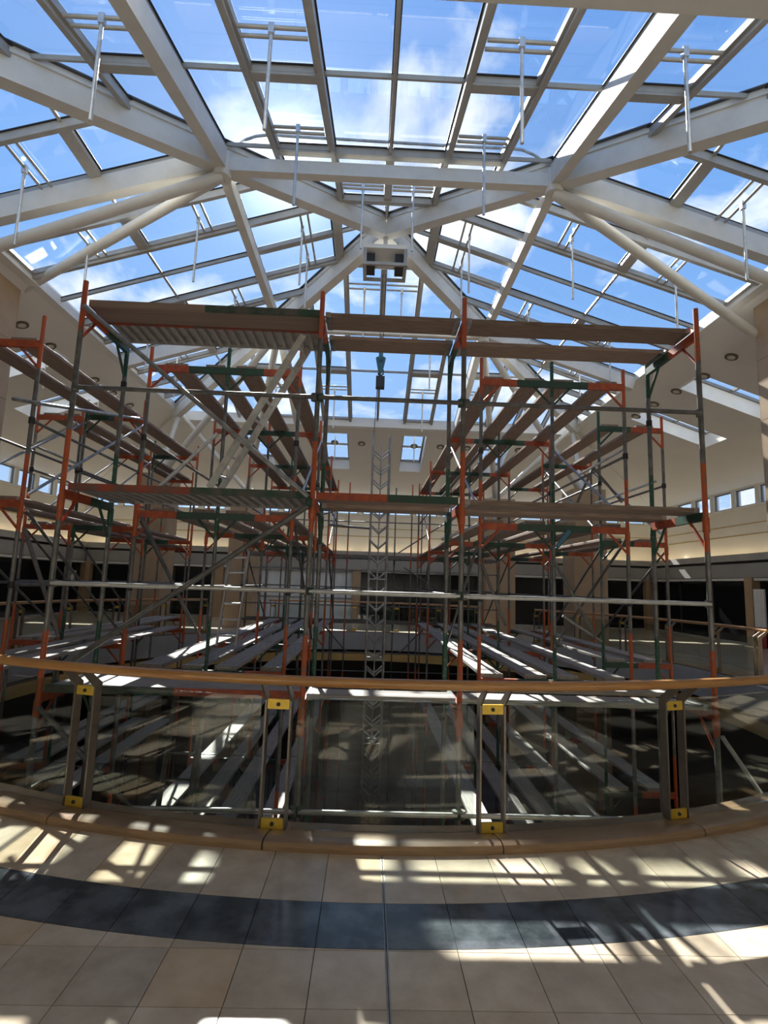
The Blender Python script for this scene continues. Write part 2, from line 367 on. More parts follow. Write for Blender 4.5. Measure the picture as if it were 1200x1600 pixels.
for k in range(-11, 11):
    xa, xb = TX0+TS*k+G/2, TX0+TS*(k+1)-G/2
    for i in range(8): tile_piece('floor_tile', xa, xb, lambda x: rows[i+1]+G, lambda x: rows[i], 'tile')
box('expansion_strip', TX0-.009, TX0-.004, .2, 3.76, -.01, .0015, 'steel', floor); box('expansion_strip', TX0+.004, TX0+.009, .2, 3.76, -.01, .0015, 'steel', floor)
# plain stone beyond the tiles (galleries at the sides and far end)
mb = MB()
for i in range(NA):
    a, a2 = angs[i], angs[i+1]
    am = (a+a2)/2
    if -math.pi*.72 < ((am+math.pi) % (2*math.pi))-math.pi < -math.pi*.28: continue
    p = [(CX+8.04*math.cos(a), CY+8.04*math.sin(a), -.004), (*sq(a, HALF), -.004), (*sq(a2, HALF), -.004), (CX+8.04*math.cos(a2), CY+8.04*math.sin(a2), -.004)]
    mb.add(p, [(0, 1, 2, 3)])
mb.build('gallery_paving', 'tile', floor)
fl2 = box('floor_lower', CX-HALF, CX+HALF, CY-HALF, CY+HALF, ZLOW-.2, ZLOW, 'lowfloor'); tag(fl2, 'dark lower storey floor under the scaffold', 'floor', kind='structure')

# ------------------------------------------------------------------ walls with clerestory windows
ZS0, ZS1 = 5.12, 5.80
WP = 1.3
wn = [0]
def wall(side):
    d, e = FACES[side]
    w = thing({'L': 'wall_left', 'R': 'wall_right', 'B': 'wall_back', 'F': 'wall_front'}[side], None, None, Vector((CX, CY, 0))+d*HALF, kind='structure')
    tag(w, {'L': 'cream upper wall over the left shopfronts', 'R': 'cream upper wall over the right shopfronts', 'B': 'cream upper wall at the far end', 'F': 'plain cream wall behind the viewer'}[side], 'wall')
    def seg(name, u0, u1, t0, t1, z0, z1, m, par=w):
        a = Vector((CX, CY, 0)) + d*t0 + e*u0; b_ = Vector((CX, CY, 0)) + d*t1 + e*u1
        return box(name, min(a.x, b_.x), max(a.x, b_.x), min(a.y, b_.y), max(a.y, b_.y), z0, z1, m, par)
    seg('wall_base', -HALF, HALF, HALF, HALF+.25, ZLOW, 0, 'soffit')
    if side == 'F':
        seg('wall_body', -HALF, HALF, HALF, HALF+.25, 0, ZW+.3, 'wall'); return
    seg('wall_body', -HALF, HALF, HALF, HALF+.25, 0, ZS0, 'wall'); seg('wall_head', -HALF, HALF, HALF, HALF+.25, ZS1, ZW+.3, 'wall')
    seg('window_ledge', -HALF, HALF, HALF-.10, HALF, ZS0-.07, ZS0-.005, 'curb')
    for z in (4.42, 4.02): seg('groove_strip', -HALF, HALF, HALF-.012, HALF, z, z+.03, 'yellowline')
    us = [(-10+i)*WP for i in range(21)] if side == 'B' else [i*WP+(.4 if side == 'L' else -.25) for i in range(-2, 10)]
    last = -HALF
    for u in us:
        seg('mullion_pier', last, u-WP/2+.11, HALF, HALF+.25, ZS0, ZS1, 'wall'); last = u+WP/2-.11
        wn[0] += 1
        wi = thing('window_%d' % wn[0], '%s clerestory window, number %d from the left in the %s wall' % ('square', us.index(u)+1 if side != 'R' else len(us)-us.index(u), {'B': 'far', 'L': 'left', 'R': 'right'}[side]), 'window', Vector((CX, CY, ZS0))+d*(HALF+.1)+e*u, 'clerestory windows in the %s wall' % {'B': 'far', 'L': 'left', 'R': 'right'}[side], 'structure')
        u0, u1 = u-WP/2+.11, u+WP/2-.11
        for a0, a1, z0, z1 in ((u0, u0+.05, ZS0, ZS1), (u1-.05, u1, ZS0, ZS1), (u0, u1, ZS0, ZS0+.05), (u0, u1, ZS1-.05, ZS1)): seg('window_frame', a0, a1, HALF+.08, HALF+.14, z0, z1, 'frame', wi)
        seg('window_pane', u0+.05, u1-.05, HALF+.105, HALF+.115, ZS0+.05, ZS1-.05, 'glass', wi)
    seg('mullion_pier', last, HALF, HALF, HALF+.25, ZS0, ZS1, 'wall')
for s_ in 'LRBF': wall(s_)

# sloping plaster ceiling with skylight wells
SKYL = {'R': [(1.6, 2.65), (4.45, 5.55)], 'L': [(1.45, 2.5), (4.25, 5.35)], 'B': [(-5.5, -4.4), (-2.2, -1.15), (1.05, 2.0), (4.4, 5.5)], 'F': []}
ST0, ST1 = 8.72, 11.3
ceil = thing('ceiling', 'grey plaster ceiling sloping down from the glass roof', 'ceiling', (CX, CY, ZW), kind='structure')
E0 = {'F': 7.48, 'L': 7.78, 'R': 7.78, 'B': 8.1}
NB = {'F': ('L', 'R'), 'B': ('L', 'R'), 'L': ('F', 'B'), 'R': ('F', 'B')}
def cp(face, u, t, up=0.0):
    d, e = FACES[face]; p = Vector((CX, CY, 0)) + d*t + e*u; p.z = zceil(t)+up; return p
for s_ in 'LRBF':
    holes = SKYL[s_]; mb = MB(); t0 = E0[s_]; n0, n1 = NB[s_]
    lo = lambda t: -(E0[n0] + (HALF-E0[n0])*(t-t0)/(HALF-t0)); hi = lambda t: E0[n1] + (HALF-E0[n1])*(t-t0)/(HALF-t0)
    for ta, tb, op in ((t0, ST0, 0), (ST0, ST1, 1), (ST1, HALF, 0)):
        cuts = [(lo(ta), lo(tb))]
        if op:
            for a, b_ in holes: cuts += [(a, a), (b_, b_)]
        cuts.append((hi(ta), hi(tb)))
        for i in range(0, len(cuts)-1):
            if op and i % 2 == 1: continue
            (a0, b0), (a1, b1) = cuts[i], cuts[i+1]
            mb.prism([cp(s_, a0, ta), cp(s_, a1, ta), cp(s_, b1, tb), cp(s_, b0, tb)], (0, 0, 1), .12)
    mb.build('ceiling_slope', 'plaster', ceil)
sk = 0
for s_ in 'LRB':
    for i, (a, b_) in enumerate(SKYL[s_]):
        wn[0] += 1; d, e = FACES[s_]
        side = {'L': 'left', 'R': 'right', 'B': 'far'}[s_]
        pos = (['nearer', 'farther'][i]+' of the two' if s_ != 'B' else ['leftmost', 'second from left', 'second from right', 'rightmost'][i])
        w = thing('window_%d' % wn[0], 'white-lined skylight well, %s in the %s ceiling slope' % (pos, side), 'skylight', cp(s_, (a+b_)/2, (ST0+ST1)/2), 'skylight wells in the ceiling', 'structure')
        for q0, q1 in (((a, ST0), (b_, ST0)), ((b_, ST0), (b_, ST1)), ((b_, ST1), (a, ST1)), ((a, ST1), (a, ST0))):
            P, Q = cp(s_, *q0), cp(s_, *q1); mid = cp(s_, (a+b_)/2, (ST0+ST1)/2); out = ((P+Q)/2-mid); out.z = 0; out.normalize()
            MB().prism([v_-out*.008 for v_ in (P-Vector((0, 0, .008)), Q-Vector((0, 0, .008)), Q+Vector((0, 0, .5)), P+Vector((0, 0, .5)))], out, .06).build('reveal_panel', 'curb', w)
        for q0, q1 in (((a, ST0+.04), (b_, ST0+.04)), ((b_-.04, ST0), (b_-.04, ST1)), ((b_, ST1-.04), (a, ST1-.04)), ((a+.04, ST1), (a+.04, ST0)), ((a, (ST0+ST1)/2+.2), (b_, (ST0+ST1)/2+.2))):
            bar('skylight_frame', cp(s_, *q0, up=.47), cp(s_, *q1, up=.47), .08, .08, 'frame', w)
        MB().prism([cp(s_, a, ST0, .5), cp(s_, b_, ST0, .5), cp(s_, b_, ST1, .5), cp(s_, a, ST1, .5)], (0, 0, 1), .012).build('skylight_pane', 'glass', w)
        m_ = cp(s_, (a+b_)/2, ST0+.3, .42)
        bar('actuator_bar', cp(s_, a+.05, ST0+.3, .42), cp(s_, b_-.05, ST0+.3, .42), .04, .04, 'alu', w)
        tube('actuator_rod', m_, m_-Vector((0, 0, 1.35)), .02, 'bright', w, 8)

# ------------------------------------------------------------------ glass pyramid roof
roof = thing('glass_roof', 'white steel and glass pyramid roof over the atrium', 'roof', (CX, CY, 8.0))
US = [-7.6, -6.4, -5.3, -4.2, -3.06, -2.08, -1.04, 0, 1.04, 2.08, 3.06, 4.2, 5.3, 6.4, 7.6]
TSP = [0, 1.2, 3.2, 5.3]
RING = 3.06
def vent_cell(u0, t0):
    c = abs((u0[0]+u0[1])/2)
    if 1.0 < c < 2.2: return t0 in (3.2, 5.3)
    if 3.1 < c < 4.2: return t0 == 5.3
    if c < 1: return t0 == 1.2
    return False
VB = {1.2: 1.95, 3.2: 3.97, 5.3: 6.18}
for fc in 'FLRB':
    E_ = EAVE[fc]; la, lb = ULIM[fc]; nrm = fn(fc); d, e = FACES[fc]
    ts = TSP + [E_]
    # bars running down the slope
    for u in US[1:-1]:
        if u < -la or u > lb: continue
        big = abs(abs(u)-RING) < .01
        gw = .19 if big else (.09 if abs(u) < .01 else .135)
        bar('gasket', fp(fc, u, abs(u)+.15), fp(fc, u, E_), gw, .016, 'gasket', roof, nrm, .021)
        if big: bar('roof_beam', fp(fc, u, abs(u)+.02), fp(fc, u, E_), .20, .36, 'white', roof, nrm, .30); bar('glazing_bar', fp(fc, u, abs(u)), fp(fc, u, E_), .14, .12, 'alu', roof, nrm, .07); continue
        thin = abs(u) < .01
        bar('glazing_bar', fp(fc, u, abs(u)+.12), fp(fc, u, E_), .055 if thin else .085, .10 if thin else .17, 'alu', roof, nrm, .055 if thin else .09)
    # cross bars
    for t in TSP[1:]:
        for i in range(len(US)-1):
            a, b_ = max(US[i], -t, -la), min(US[i+1], t, lb)
            if b_-a < .05: continue
            wide = vent_cell((US[i], US[i+1]), t) or (t > 1.2 and vent_cell((US[i], US[i+1]), TSP[TSP.index(t)-1]))
            bar('cross_bar', fp(fc, a, t), fp(fc, b_, t), .20 if wide else .05, .12 if wide else .06, 'alu', roof, nrm, .085 if wide else .045)
            if wide: bar('gasket', fp(fc, a+.05, t), fp(fc, b_-.05, t), .27, .016, 'gasket', roof, nrm, .021)
    # panes and opening vents
    for i in range(len(US)-1):
        for k in range(len(ts)-1):
            u0, u1, t0, t1 = max(US[i], -la), min(US[i+1], lb), ts[k], ts[k+1]
            if u1 <= u0: continue
            poly = [(u0, t0), (u1, t0), (u1, t1), (u0, t1)]
            poly = clip(poly, 1, -1, 0); poly = clip(poly, -1, -1, 0) if len(poly) > 2 else poly
            if len(poly) < 3: continue
            vent = vent_cell((US[i], US[i+1]), t0)
            par = roof
            if vent:
                h = .045; pt = [(max(u, -t) if 0 else u, t) for u, t in poly]
                f = MB()
                n = len(poly)
                for j in range(n):
                    p, q = poly[j], poly[(j+1) % n]
                    c0 = (sum(x for x, y in poly)/n, sum(y for x, y in poly)/n)
                    ins = lambda r: (r[0]+(c0[0]-r[0])*.10, r[1]+(c0[1]-r[1])*.07)
                    p, q = ins(p), ins(q)
                    f.bar(fp(fc, *p), fp(fc, *q), .06, .10, nrm, .06)
                par = f.build('vent_frame', 'alu', roof)
                tb = VB[t0]; ua, ub = u0+.09, u1-.09
                if abs(tb-1.95) < .01:
                    ua, ub = max(ua, -tb+.05), min(ub, tb-.05)
                for dtb in (0, .16):
                    tube('actuator_bar', fp(fc, ua, tb-dtb, .12), fp(fc, ub, tb-dtb, .12), .026, 'alu', par, 8)
                top = fp(fc, (ua+ub)/2, tb, .12)
                bar('motor_bracket', top+Vector((0, 0, .04)), top-Vector((0, 0, .10)), .07, .07, 'bright', par)
                tube('actuator_rod', top-Vector((0, 0, .05)), top-Vector((0, 0, 1.42)), .024, 'bright', par, 8)
            MB().prism([fp(fc, u, t, .012) for u, t in poly], nrm, .012).build('roof_pane', 'glass', par)
# hip beams
for sx in (-1, 1):
    for sy in (-1, 1):
        ex = EAVE['R']; ey = EAVE['B'] if sy > 0 else EAVE['F']; k = min(ex, ey)
        A = Vector((CX+sx*.12, CY+sy*.12, ZAP-SL*.12)); B = Vector((CX+sx*k, CY+sy*k, ZAP-SL*k))
        bar('hip_beam', A, B, .24, .40, 'white', roof, drop=.33); bar('hip_cap', A, B, .30, .10, 'white', roof, drop=.09); bar('gasket', A, B, .42, .018, 'gasket', roof, drop=.035)
# tie ring
rn = {(sx, sy): Vector((CX+sx*RING, CY+sy*RING, ZAP-SL*RING-.43)) for sx in (-1, 1) for sy in (-1, 1)}
for a, b_ in (((-1, -1), (1, -1)), ((-1, 1), (1, 1)), ((-1, -1), (-1, 1)), ((1, -1), (1, 1))): bar('tie_beam', rn[a], rn[b_], .17, .26, 'white', roof)
for k_ in rn: tube('node_drum', rn[k_]-Vector((0, 0, .24)), rn[k_]+Vector((0, 0, .22)), .17, 'white', roof, 16)
# eaves
EZ = {'F': (7.73, 8.42), 'L': (7.98, 8.24), 'R': (7.98, 8.24), 'B': (7.74, 8.10)}
for fc in 'FLRB':
    d, e = FACES[fc]; E_ = EAVE[fc]; la, lb = ULIM[fc]; z0, z1 = EZ[fc]
    a = Vector((CX, CY, (z0+z1)/2)) + d*(E_+.06) - e*(la+.15); b_ = Vector((CX, CY, (z0+z1)/2)) + d*(E_+.06) + e*(lb+.15)
    bar('eave_beam', a, b_, .26, z1-z0, 'curb', roof)
# columns and the raking struts that carry the ring
COLS = {  # x0, x1, y0, y1, top
    'right side': (8.1, 9.15, 9.5, 10.57, 7.95), 'left side': (-8.95, -7.9, 10.1, 11.17, 7.95),
    'far left outer': (-7.75, -6.7, 17.4, 18.45, 5.15), 'far right outer': (6.75, 7.85, 17.4, 18.45, 5.15),
    'far left inner': (-5.3, -4.3, 20.0, 21.0, 5.15), 'far right inner': (4.4, 5.5, 20.0, 21.0, 5.15)}
LBL = {'right side': 'tall brown panelled column at the right edge, rising to the ceiling', 'left side': 'tall brown panelled column at the left edge, rising to the ceiling',
       'far left outer': 'wide brown column behind the left scaffold row, white struts on top', 'far right outer': 'wide brown column behind the right scaffold row, white struts on top',
       'far left inner': 'brown column at the far left beside the aluminium ladder', 'far right inner': 'brown column at the far right next to the dark shop'}
for nme, (x0, x1, y0, y1, zt) in COLS.items():
    c = thing('column', LBL[nme], 'column', ((x0+x1)/2, (y0+y1)/2, ZLOW), 'brown columns')
    box('core', x0+.02, x1-.02, y0+.02, y1-.02, ZLOW, zt, 'brown_joint', c)
    z = ZLOW; H_ = 1.3
    while z < zt-.1:
        z2 = min(z+H_, zt)
        for fx in (0, 1):
            xa = x0 if fx == 0 else x1-.02; box('cladding_panel', xa, xa+.02, y0+.024, y1-.024, z+.004, z2-.004, 'brown', c)
            ya = y0 if fx == 0 else y1-.02; box('cladding_panel', x0, x1, ya, ya+.02, z+.004, z2-.004, 'brown', c)
        z = z2
def strut(p, q, r=.10): tube('strut', p, q, r, 'white', roof, 16)
nd = lambda sx, sy: rn[(sx, sy)] - Vector((0, 0, .2))
def through(n, px, Y, X):
    q = at(*px, Y=Y); d_ = q-n; return n + d_*((X-n.x)/d_.x)
strut(nd(1, -1), at(1181, 523, X=8.14)); strut(nd(-1, -1), at(36, 452, X=-7.94))
strut(nd(1, -1), through(nd(1, -1), (1195, 434), 8.55, 9.3)); strut(nd(-1, -1), through(nd(-1, -1), (5, 382), 8.55, -9.1))
for sx in (-1, 1):
    c1 = Vector((sx*7.2, 17.9, 5.15)); c2 = Vector((sx*4.85, 20.5, 5.15)); cr_ = Vector((CX+sx*7.5, CY+7.7, 7.95))
    strut(nd(sx, 1), c1); strut(nd(sx, 1), c2); strut(cr_, c1+Vector((sx*.1, .1, 0)), .085); strut(cr_, c2+Vector((0, .15, 0)), .085)
    for c_ in (c1, c2): tube('strut_base', c_, c_+Vector((0, 0, .12)), .22, 'white', roof, 16)
# hanging hoist box under the apex
ho = thing('hoist_box', 'open metal hoist box hanging under the roof apex', 'hoist', (CX, CY, 9.15))
hx, hy, hz0, hz1 = .52, .36, 9.18, 9.70
box('top_plate', CX-hx, CX+hx, CY-hy, CY+hy, hz1-.10, hz1, 'curb', ho)
for a in (-1, 1):
    for b_ in (-1, 1): box('corner_post', CX+a*(hx-.04)-.04, CX+a*(hx-.04)+.04, CY+b_*(hy-.04)-.04, CY+b_*(hy-.04)+.04, hz0, hz1-.1, 'alu', ho)
    box('side_rail', CX+a*(hx-.03)-.03, CX+a*(hx-.03)+.03, CY-hy+.08, CY+hy-.08, hz0, hz0+.07, 'alu', ho); box('side_rail', CX-hx+.08, CX+hx-.08, CY+a*(hy-.03)-.03, CY+a*(hy-.03)+.03, hz0, hz0+.07, 'alu', ho)
    box('motor', CX+a*.34-.1, CX+a*.34+.1, CY-.24, CY+.24, hz0+.08, hz0+.36, 'dark', ho)
tube('winch_drum', (CX-.24, CY+.1, hz0+.26), (CX+.24, CY+.1, hz0+.26), .08, 'bright', ho, 16)
box('hanger', CX-.05, CX+.05, CY-.05, CY+.05, hz1, ZAP-.45, 'white', ho)
for a in (-.3, .3): tube('tie_rod', (CX+a, CY, hz1), (CX+a, CY, ZAP-.62), .012, 'steel', ho, 6)

# bent safety rail lying just above the front glazing
def pxfront(x, y, up=.10):
    r = ray(x, y); t = (ZAP+up - SL*CY - CAM_H)/(r.z - SL*r.y); return CAM + r*t
MB().path([pxfront(*q) for q in ((372, 229), (377, 223), (385, 218), (400, 213), (418, 211), (520, 217), (700, 228), (790, 232), (815, 234), (832, 241), (842, 247), (848, 253))], .025, 8).build('safety_rail', 'steel', roof, True)
# ------------------------------------------------------------------ recessed downlights
def downlight(fc, u, t, lab):
    p = cp(fc, u, t); d, e = FACES[fc]; n = Vector((-d.x*CSL, -d.y*CSL, -1)).normalized()
    o = thing('downlight', lab, 'downlight', p, 'recessed downlights in the ceiling slope')
    MB().tube(p-n*.01, p+n*.03, .15, 20).build('ring', 'ringmetal', o, True)
    MB().tube(p+n*.03, p+n*.036, .09, 16).build('lens', 'lamp', o, True)
def pxceil(fc, x, y):
    d, e = FACES[fc]; r = ray(x, y); a = CSL
    # z = ZCE - a*(t-7.75), t = d.(P-C)
    c0 = d.dot(CAM-Vector((CX, CY, 0))); t = (ZCE - a*(c0-7.75) - CAM_H)/(r.z + a*d.dot(r)); P = CAM+r*t
    return e.dot(P-Vector((CX, CY, 0))), d.dot(P-Vector((CX, CY, 0)))
for i, (x, y) in enumerate([(1143, 557), (1100, 587), (1057, 611), (1022, 631), (994, 650)]): downlight('R', *pxceil('R', x, y), 'round bronze downlight, %s from the viewer in the right ceiling slope' % ['nearest', 'second', 'third', 'fourth', 'fifth'][i])
for i, (x, y) in enumerate([(34, 507), (78, 540), (147, 593), (175, 614), (202, 633)]): downlight('L', *pxceil('L', x, y), 'round bronze downlight, %s from the viewer in the left ceiling slope' % ['nearest', 'second', 'third', 'fourth', 'fifth'][i])
for i, (x, y) in enumerate([(523, 691), (565, 693), (647, 697), (688, 698), (730, 700), (810, 703)]): downlight('B', *pxceil('B', x, y), 'round bronze downlight, %s from left in the far ceiling slope' % ['first', 'second', 'third', 'fourth', 'fifth', 'sixth'][i])
#SPLIT
# ------------------------------------------------------------------ balustrades
PITCH_A = math.radians(11.15); A0 = -math.pi/2 + math.radians(.35)
def arc(a0, a1, step=math.radians(1.4)):
    n = max(2, int(abs(a1-a0)/step)); return [a0+(a1-a0)*i/n for i in range(n+1)]
def pol(r, a, z): return Vector((CX+r*math.cos(a), CY+r*math.sin(a), z))
def balustrade(lab, k0, n):
    k1 = k0+n-1
    """n bays from k0 of the ring: a wooden handrail, curb, twin bars and glass"""
    a0, a1 = A0+(k0-.5)*PITCH_A, A0+(k1+.5)*PITCH_A
    o = thing('balustrade', lab, 'railing', pol(RG, (a0+a1)/2, 0), 'curved balustrades around the opening')
    MB().path([pol(8.09, a, 1.06) for a in arc(a0, a1, math.radians(.9))], .036, 14).build('handrail', 'wood_rail', o, True)
    prof = [(8.205, .0), (8.21, .03), (8.195, .052), (8.16, .062), (8.08, .056), (7.97, .032), (7.84, .032), (7.84, 0)]
    da = .10/RG
    for k in [k0+i for i in range(n)]:
        # a bay lies between post k-1/2 and k+1/2
        b0, b1 = A0+(k-.5)*PITCH_A, A0+(k+.5)*PITCH_A
        MB().sweep(prof, arc(b0+.0006, b1-.0006, math.radians(1.2)), CX, CY).build('curb_section', 'wood_curb', o, True)
        g0, g1 = b0+da+.004, b1-da-.004
        seg = arc(g0, g1, math.radians(2.2)); mb = MB()
        mb.sweep([(RG-.006, .034), (RG+.006, .034), (RG+.006, .92), (RG-.006, .92)], seg, CX, CY); mb.build('glass_panel', 'railglass', o, True)
    for k in [k0+i for i in range(n+1)]:
        a = A0+(k-.5)*PITCH_A
        if k == k0: a += da*1.3
        if k == k1+1: a -= da*1.3
        rad = Vector((math.cos(a), math.sin(a), 0)); tan = Vector((-rad.y, rad.x, 0))
        for sgn in (-1, 1):
            t0 = tan*(sgn*.09); c = pol(RG, a, 0)+t0
            pr = [(-.035, .034), (.035, .034), (.035, .90), (.165, 1.025), (.105, 1.038), (-.035, .93)]
            MB().prism([c+rad*x+Vector((0, 0, z))-tan*.007 for x, z in pr], tan, .014).build('post_bar', 'bronze', o)
        for z in (.873, .07):
            MB().prism([pol(RG, a, z)+rad*.012+tan*sx*.079+Vector((0, 0, sz*.034)) for sx, sz in ((-1, -1), (1, -1), (1, 1), (-1, 1))], rad, .018).build('brass_clamp', 'brass', o)
            cc = pol(RG+.030, a, z)
            tube('clamp_screw', cc, cc+rad*.008, .014, 'dark', o, 8)
balustrade('curved balustrade in the foreground with wooden handrail and brass clamps', -4, 9)
balustrade('curved balustrade on the right gallery, partly behind scaffold posts', 7.8, 5)
balustrade('curved balustrade on the left gallery in the shade', -11.9, 5)
balustrade('curved balustrade at the far side of the opening', 14, 5)

# ------------------------------------------------------------------ shopfronts
def shop(side, u0, u1, lab, kind='black', z_open=2.25):
    d, e = FACES[side]; tw = HALF-.02
    o = thing('shopfront', lab, 'shopfront', Vector((CX, CY, 0))+d*tw+e*((u0+u1)/2), 'shopfronts around the galleries')
    def seg(name, a, b_, t0, t1, z0, z1, m, par=o):
        p = Vector((CX, CY, 0)) + d*t0 + e*a; q = Vector((CX, CY, 0)) + d*t1 + e*b_
        return box(name, min(p.x, q.x), max(p.x, q.x), min(p.y, q.y), max(p.y, q.y), z0, z1, m, par)
    seg('ledge', u0, u1, tw-.55, tw, 3.02, 3.18, 'concrete')
    seg('cove_tube', u0+.1, u1-.1, tw-.34, tw-.28, 3.18, 3.22, 'cove')
    seg('ledge_lip', u0, u1, tw-.55, tw-.52, 3.18, 3.27, 'concrete')
    seg('ledge_recess', u0, u1, tw-.40, tw, 2.92, 3.02, 'dark')
    seg('sign_band', u0, u1, tw-.50, tw, 2.42, 2.92, 'sign')
    n = max(1, round((u1-u0)/2.3)); w = (u1-u0-.4)/n
    for i in range(n):
        a = u0+.2+w*i
        seg('header_strip', a+.02, a+w-.02, tw-.46, tw-.30, z_open+.05, z_open+.14, 'whitestrip')
        g = seg('shop_pane', a+.02, a+w-.02, tw-.24, tw-.22, .06, z_open+.02, {'black': 'black', 'film': 'film'}[kind])
        if i: seg('mullion', a-.03, a+.03, tw-.30, tw-.18, 0, z_open+.04, 'frame' if kind == 'film' else 'dark')
        if kind == 'film': seg('transom_bar', a+.02, a+w-.02, tw-.30, tw-.24, 1.0, 1.05, 'frame')
    seg('soffit', u0, u1, tw-.48, tw, z_open+.14, 2.42, 'soffit')
    seg('pilaster', u0, u0+.2, tw-.52, tw, 0, 2.42, 'brown'); seg('pilaster', u1-.2, u1, tw-.52, tw, 0, 2.42, 'brown')
    seg('sill', u0+.2, u1-.2, tw-.32, tw-.1, 0, .06, 'concrete')
    return o
shop('R', 6.9, 13.9, 'black glazed shopfront with white header strip on the right, beside the pilaster'); shop('R', .4, 6.9, 'black shopfront at the far right edge with red panel')
shop('L', 6.6, 13.9, 'black shopfront on the left, farther from the viewer'); shop('L', .0, 6.6, 'black shopfront at the left edge, nearer the viewer')
shop('B', -13.4, -7.2, 'dark shopfront in the far left corner behind the wide column'); shop('B', -7.2, -.7, 'far shopfront covered with pale grey film left of the lattice mast', 'film')
shop('B', -.7, 6.0, 'dark far shopfront right of the lattice mast'); shop('B', 6.0, 13.4, 'dark shopfront in the far right corner')
pn = box('advert_panel', CX+HALF-.62, CX+HALF-.56, CY+6.05, CY+6.55, .1, 2.0, 'whitestrip'); tag(pn, 'upright white panel with red foot by the right pilaster', 'panel')
box('red_foot', CX+HALF-.625, CX+HALF-.56, CY+6.05, CY+6.55, .02, .7, 'red', pn)
def poster():
    c = at(131, 902, Y=24.9); c.x = CX-HALF+.30; o = thing('poster', 'white poster with a black ring mark on the left shop window', 'poster', c)
    box('sheet', c.x-.01, c.x+.0, c.y-.3, c.y+.3, c.z-.3, c.z+.3, 'whitestrip', o)
    MB().path([c+Vector((.012, .2*math.cos(a), .2*math.sin(a))) for a in [2*math.pi*i/20 for i in range(21)]], .022, 6).build('ring_mark', 'dark', o)
poster()
# neighbour building seen through the right-hand windows
nb = thing('neighbour_building', 'pale building with grey blinds outside the right windows', 'building', (32, 26, ZLOW))
box('facade', 32, 40, 12, 46, ZLOW, 11, 'facade', nb)
for i in range(7):
    for z in (5.4, 8.6): box('facade_window', 31.95, 32.02, 14+i*4.3, 16+i*4.3, z, z+1.6, 'facadewin', nb)

# ------------------------------------------------------------------ scaffold
ZT = [4.66, 2.62, .58, -1.46]          # deck levels (plank undersides)
LEV = ['top', 'middle', 'lower', 'bottom']
PT = .05
_pl = {}
def plank_mesh(L, w, m):
    k = (round(L, 2), round(w, 2), m)
    if k not in _pl:
        mb = MB(); h = PT; b_ = .006
        pr = [(-w/2+b_, 0), (w/2-b_, 0), (w/2, b_), (w/2, h-b_), (w/2-b_, h), (-w/2+b_, h), (-w/2, h-b_), (-w/2, b_)]
        n = len(pr); v = [(x, y, z) for x in (-L/2, L/2) for y, z in pr]
        f = [tuple(range(n-1, -1, -1)), tuple(range(n, 2*n))] + [(i, (i+1) % n, n+(i+1) % n, n+i) for i in range(n)]
        me = bpy.data.meshes.new('plank'); me.from_pydata(v, [], f); me.materials.append(MT[m]); me.update(); _pl[k] = me
    return _pl[k]
def plank(p, q, w, lab, group, m='plank', band='steel'):
    p, q = Vector(p), Vector(q); L = (q-p).length; d = (q-p)/L; s = Vector((0, 0, 1)).cross(d); c = (p+q)/2
    tl = random.uniform(-.002, .002)
    Mx = Matrix(((d.x, s.x, 0, c.x), (d.y, s.y, 0, c.y), (0, 0, 1, c.z), (0, 0, 0, 1)))
    o = bpy.data.objects.new('scaffold_plank', plank_mesh(L, w, m)); link(o, None, Mx); tag(o, lab, 'plank', group)
    for sg in (-1, 1):
        e0 = c+d*sg*(L/2-.03)
        bar('end_band', e0-d*.028+Vector((0, 0, PT/2)), e0+d*.028+Vector((0, 0, PT/2)), w+.006, PT+.006, band, o)
    return o
def gusset(p, q, m, par): tube('gusset', p, q, .017, m, par, 8)
def coupler(p, par, m='darksteel'):
    tube('coupler', Vector(p)-Vector((0, 0, .04)), Vector(p)+Vector((0, 0, .04)), .036, m, par, 10)
def post(x, y, col, par, ztop=4.90, r=.027):
    o = tube('post', (x, y, ZLOW), (x, y, ztop), r, 'post_'+col, par, 12)
    box('base_plate', x-.05, x+.05, y-.05, y+.05, ZLOW, ZLOW+.012, 'darksteel', o)
    for z in ZT[1:]: tube('sleeve', (x, y, z-.22), (x, y, z-.06), r+.008, 'post_'+col, o, 10)
    return o
def two_tone(p, q, z, m1, m2, par, w=.05, h=.09):
    """transom bar with each half sprayed in another colour, top at z"""
    p = Vector((p[0], p[1], z-h/2)); q = Vector((q[0], q[1], z-h/2)); c = (p+q)/2
    bar('transom', p, c, w, h, m1, par); bar('transom', c, q, w, h, m2, par)

# --- front run across the picture
FX = [-3.2, -.62, .95, 3.55]; Y0, Y1 = 5.5, 6.56
fr = thing('scaffold', 'long front scaffold run spanning the picture behind the foreground railing', 'scaffold', (.2, 5.9, ZLOW))
for i, x in enumerate(FX):
    post(x, Y0, 'o', fr, 4.92); post(x, Y1, 'g', fr, 4.72)
    for z in ZT:
        ca, cb = ('green', 'orange') if (i == 3 and z == ZT[1]) else ('orange', 'green')
        two_tone((x, Y0), (x, Y1), z, ca, cb, fr)
        gusset((x, Y0, z-.40), (x, Y0+.30, z-.06), 'orange', fr); gusset((x, Y1, z-.42), (x, Y1-.30, z-.06), 'green', fr)
for z in (3.70, 1.655, -.44):
    for i in range(3):
        m = 'darksteel' if z > 3 else 'bright'
        tube('guard_rail', (FX[i]+.02, Y0-.045, z), (FX[i+1]-.02, Y0-.045, z), .024, m, fr, 10)
        for x in (FX[i]+.03, FX[i+1]-.03): coupler((x, Y0-.03, z), fr, 'darksteel' if i != 1 else 'green')
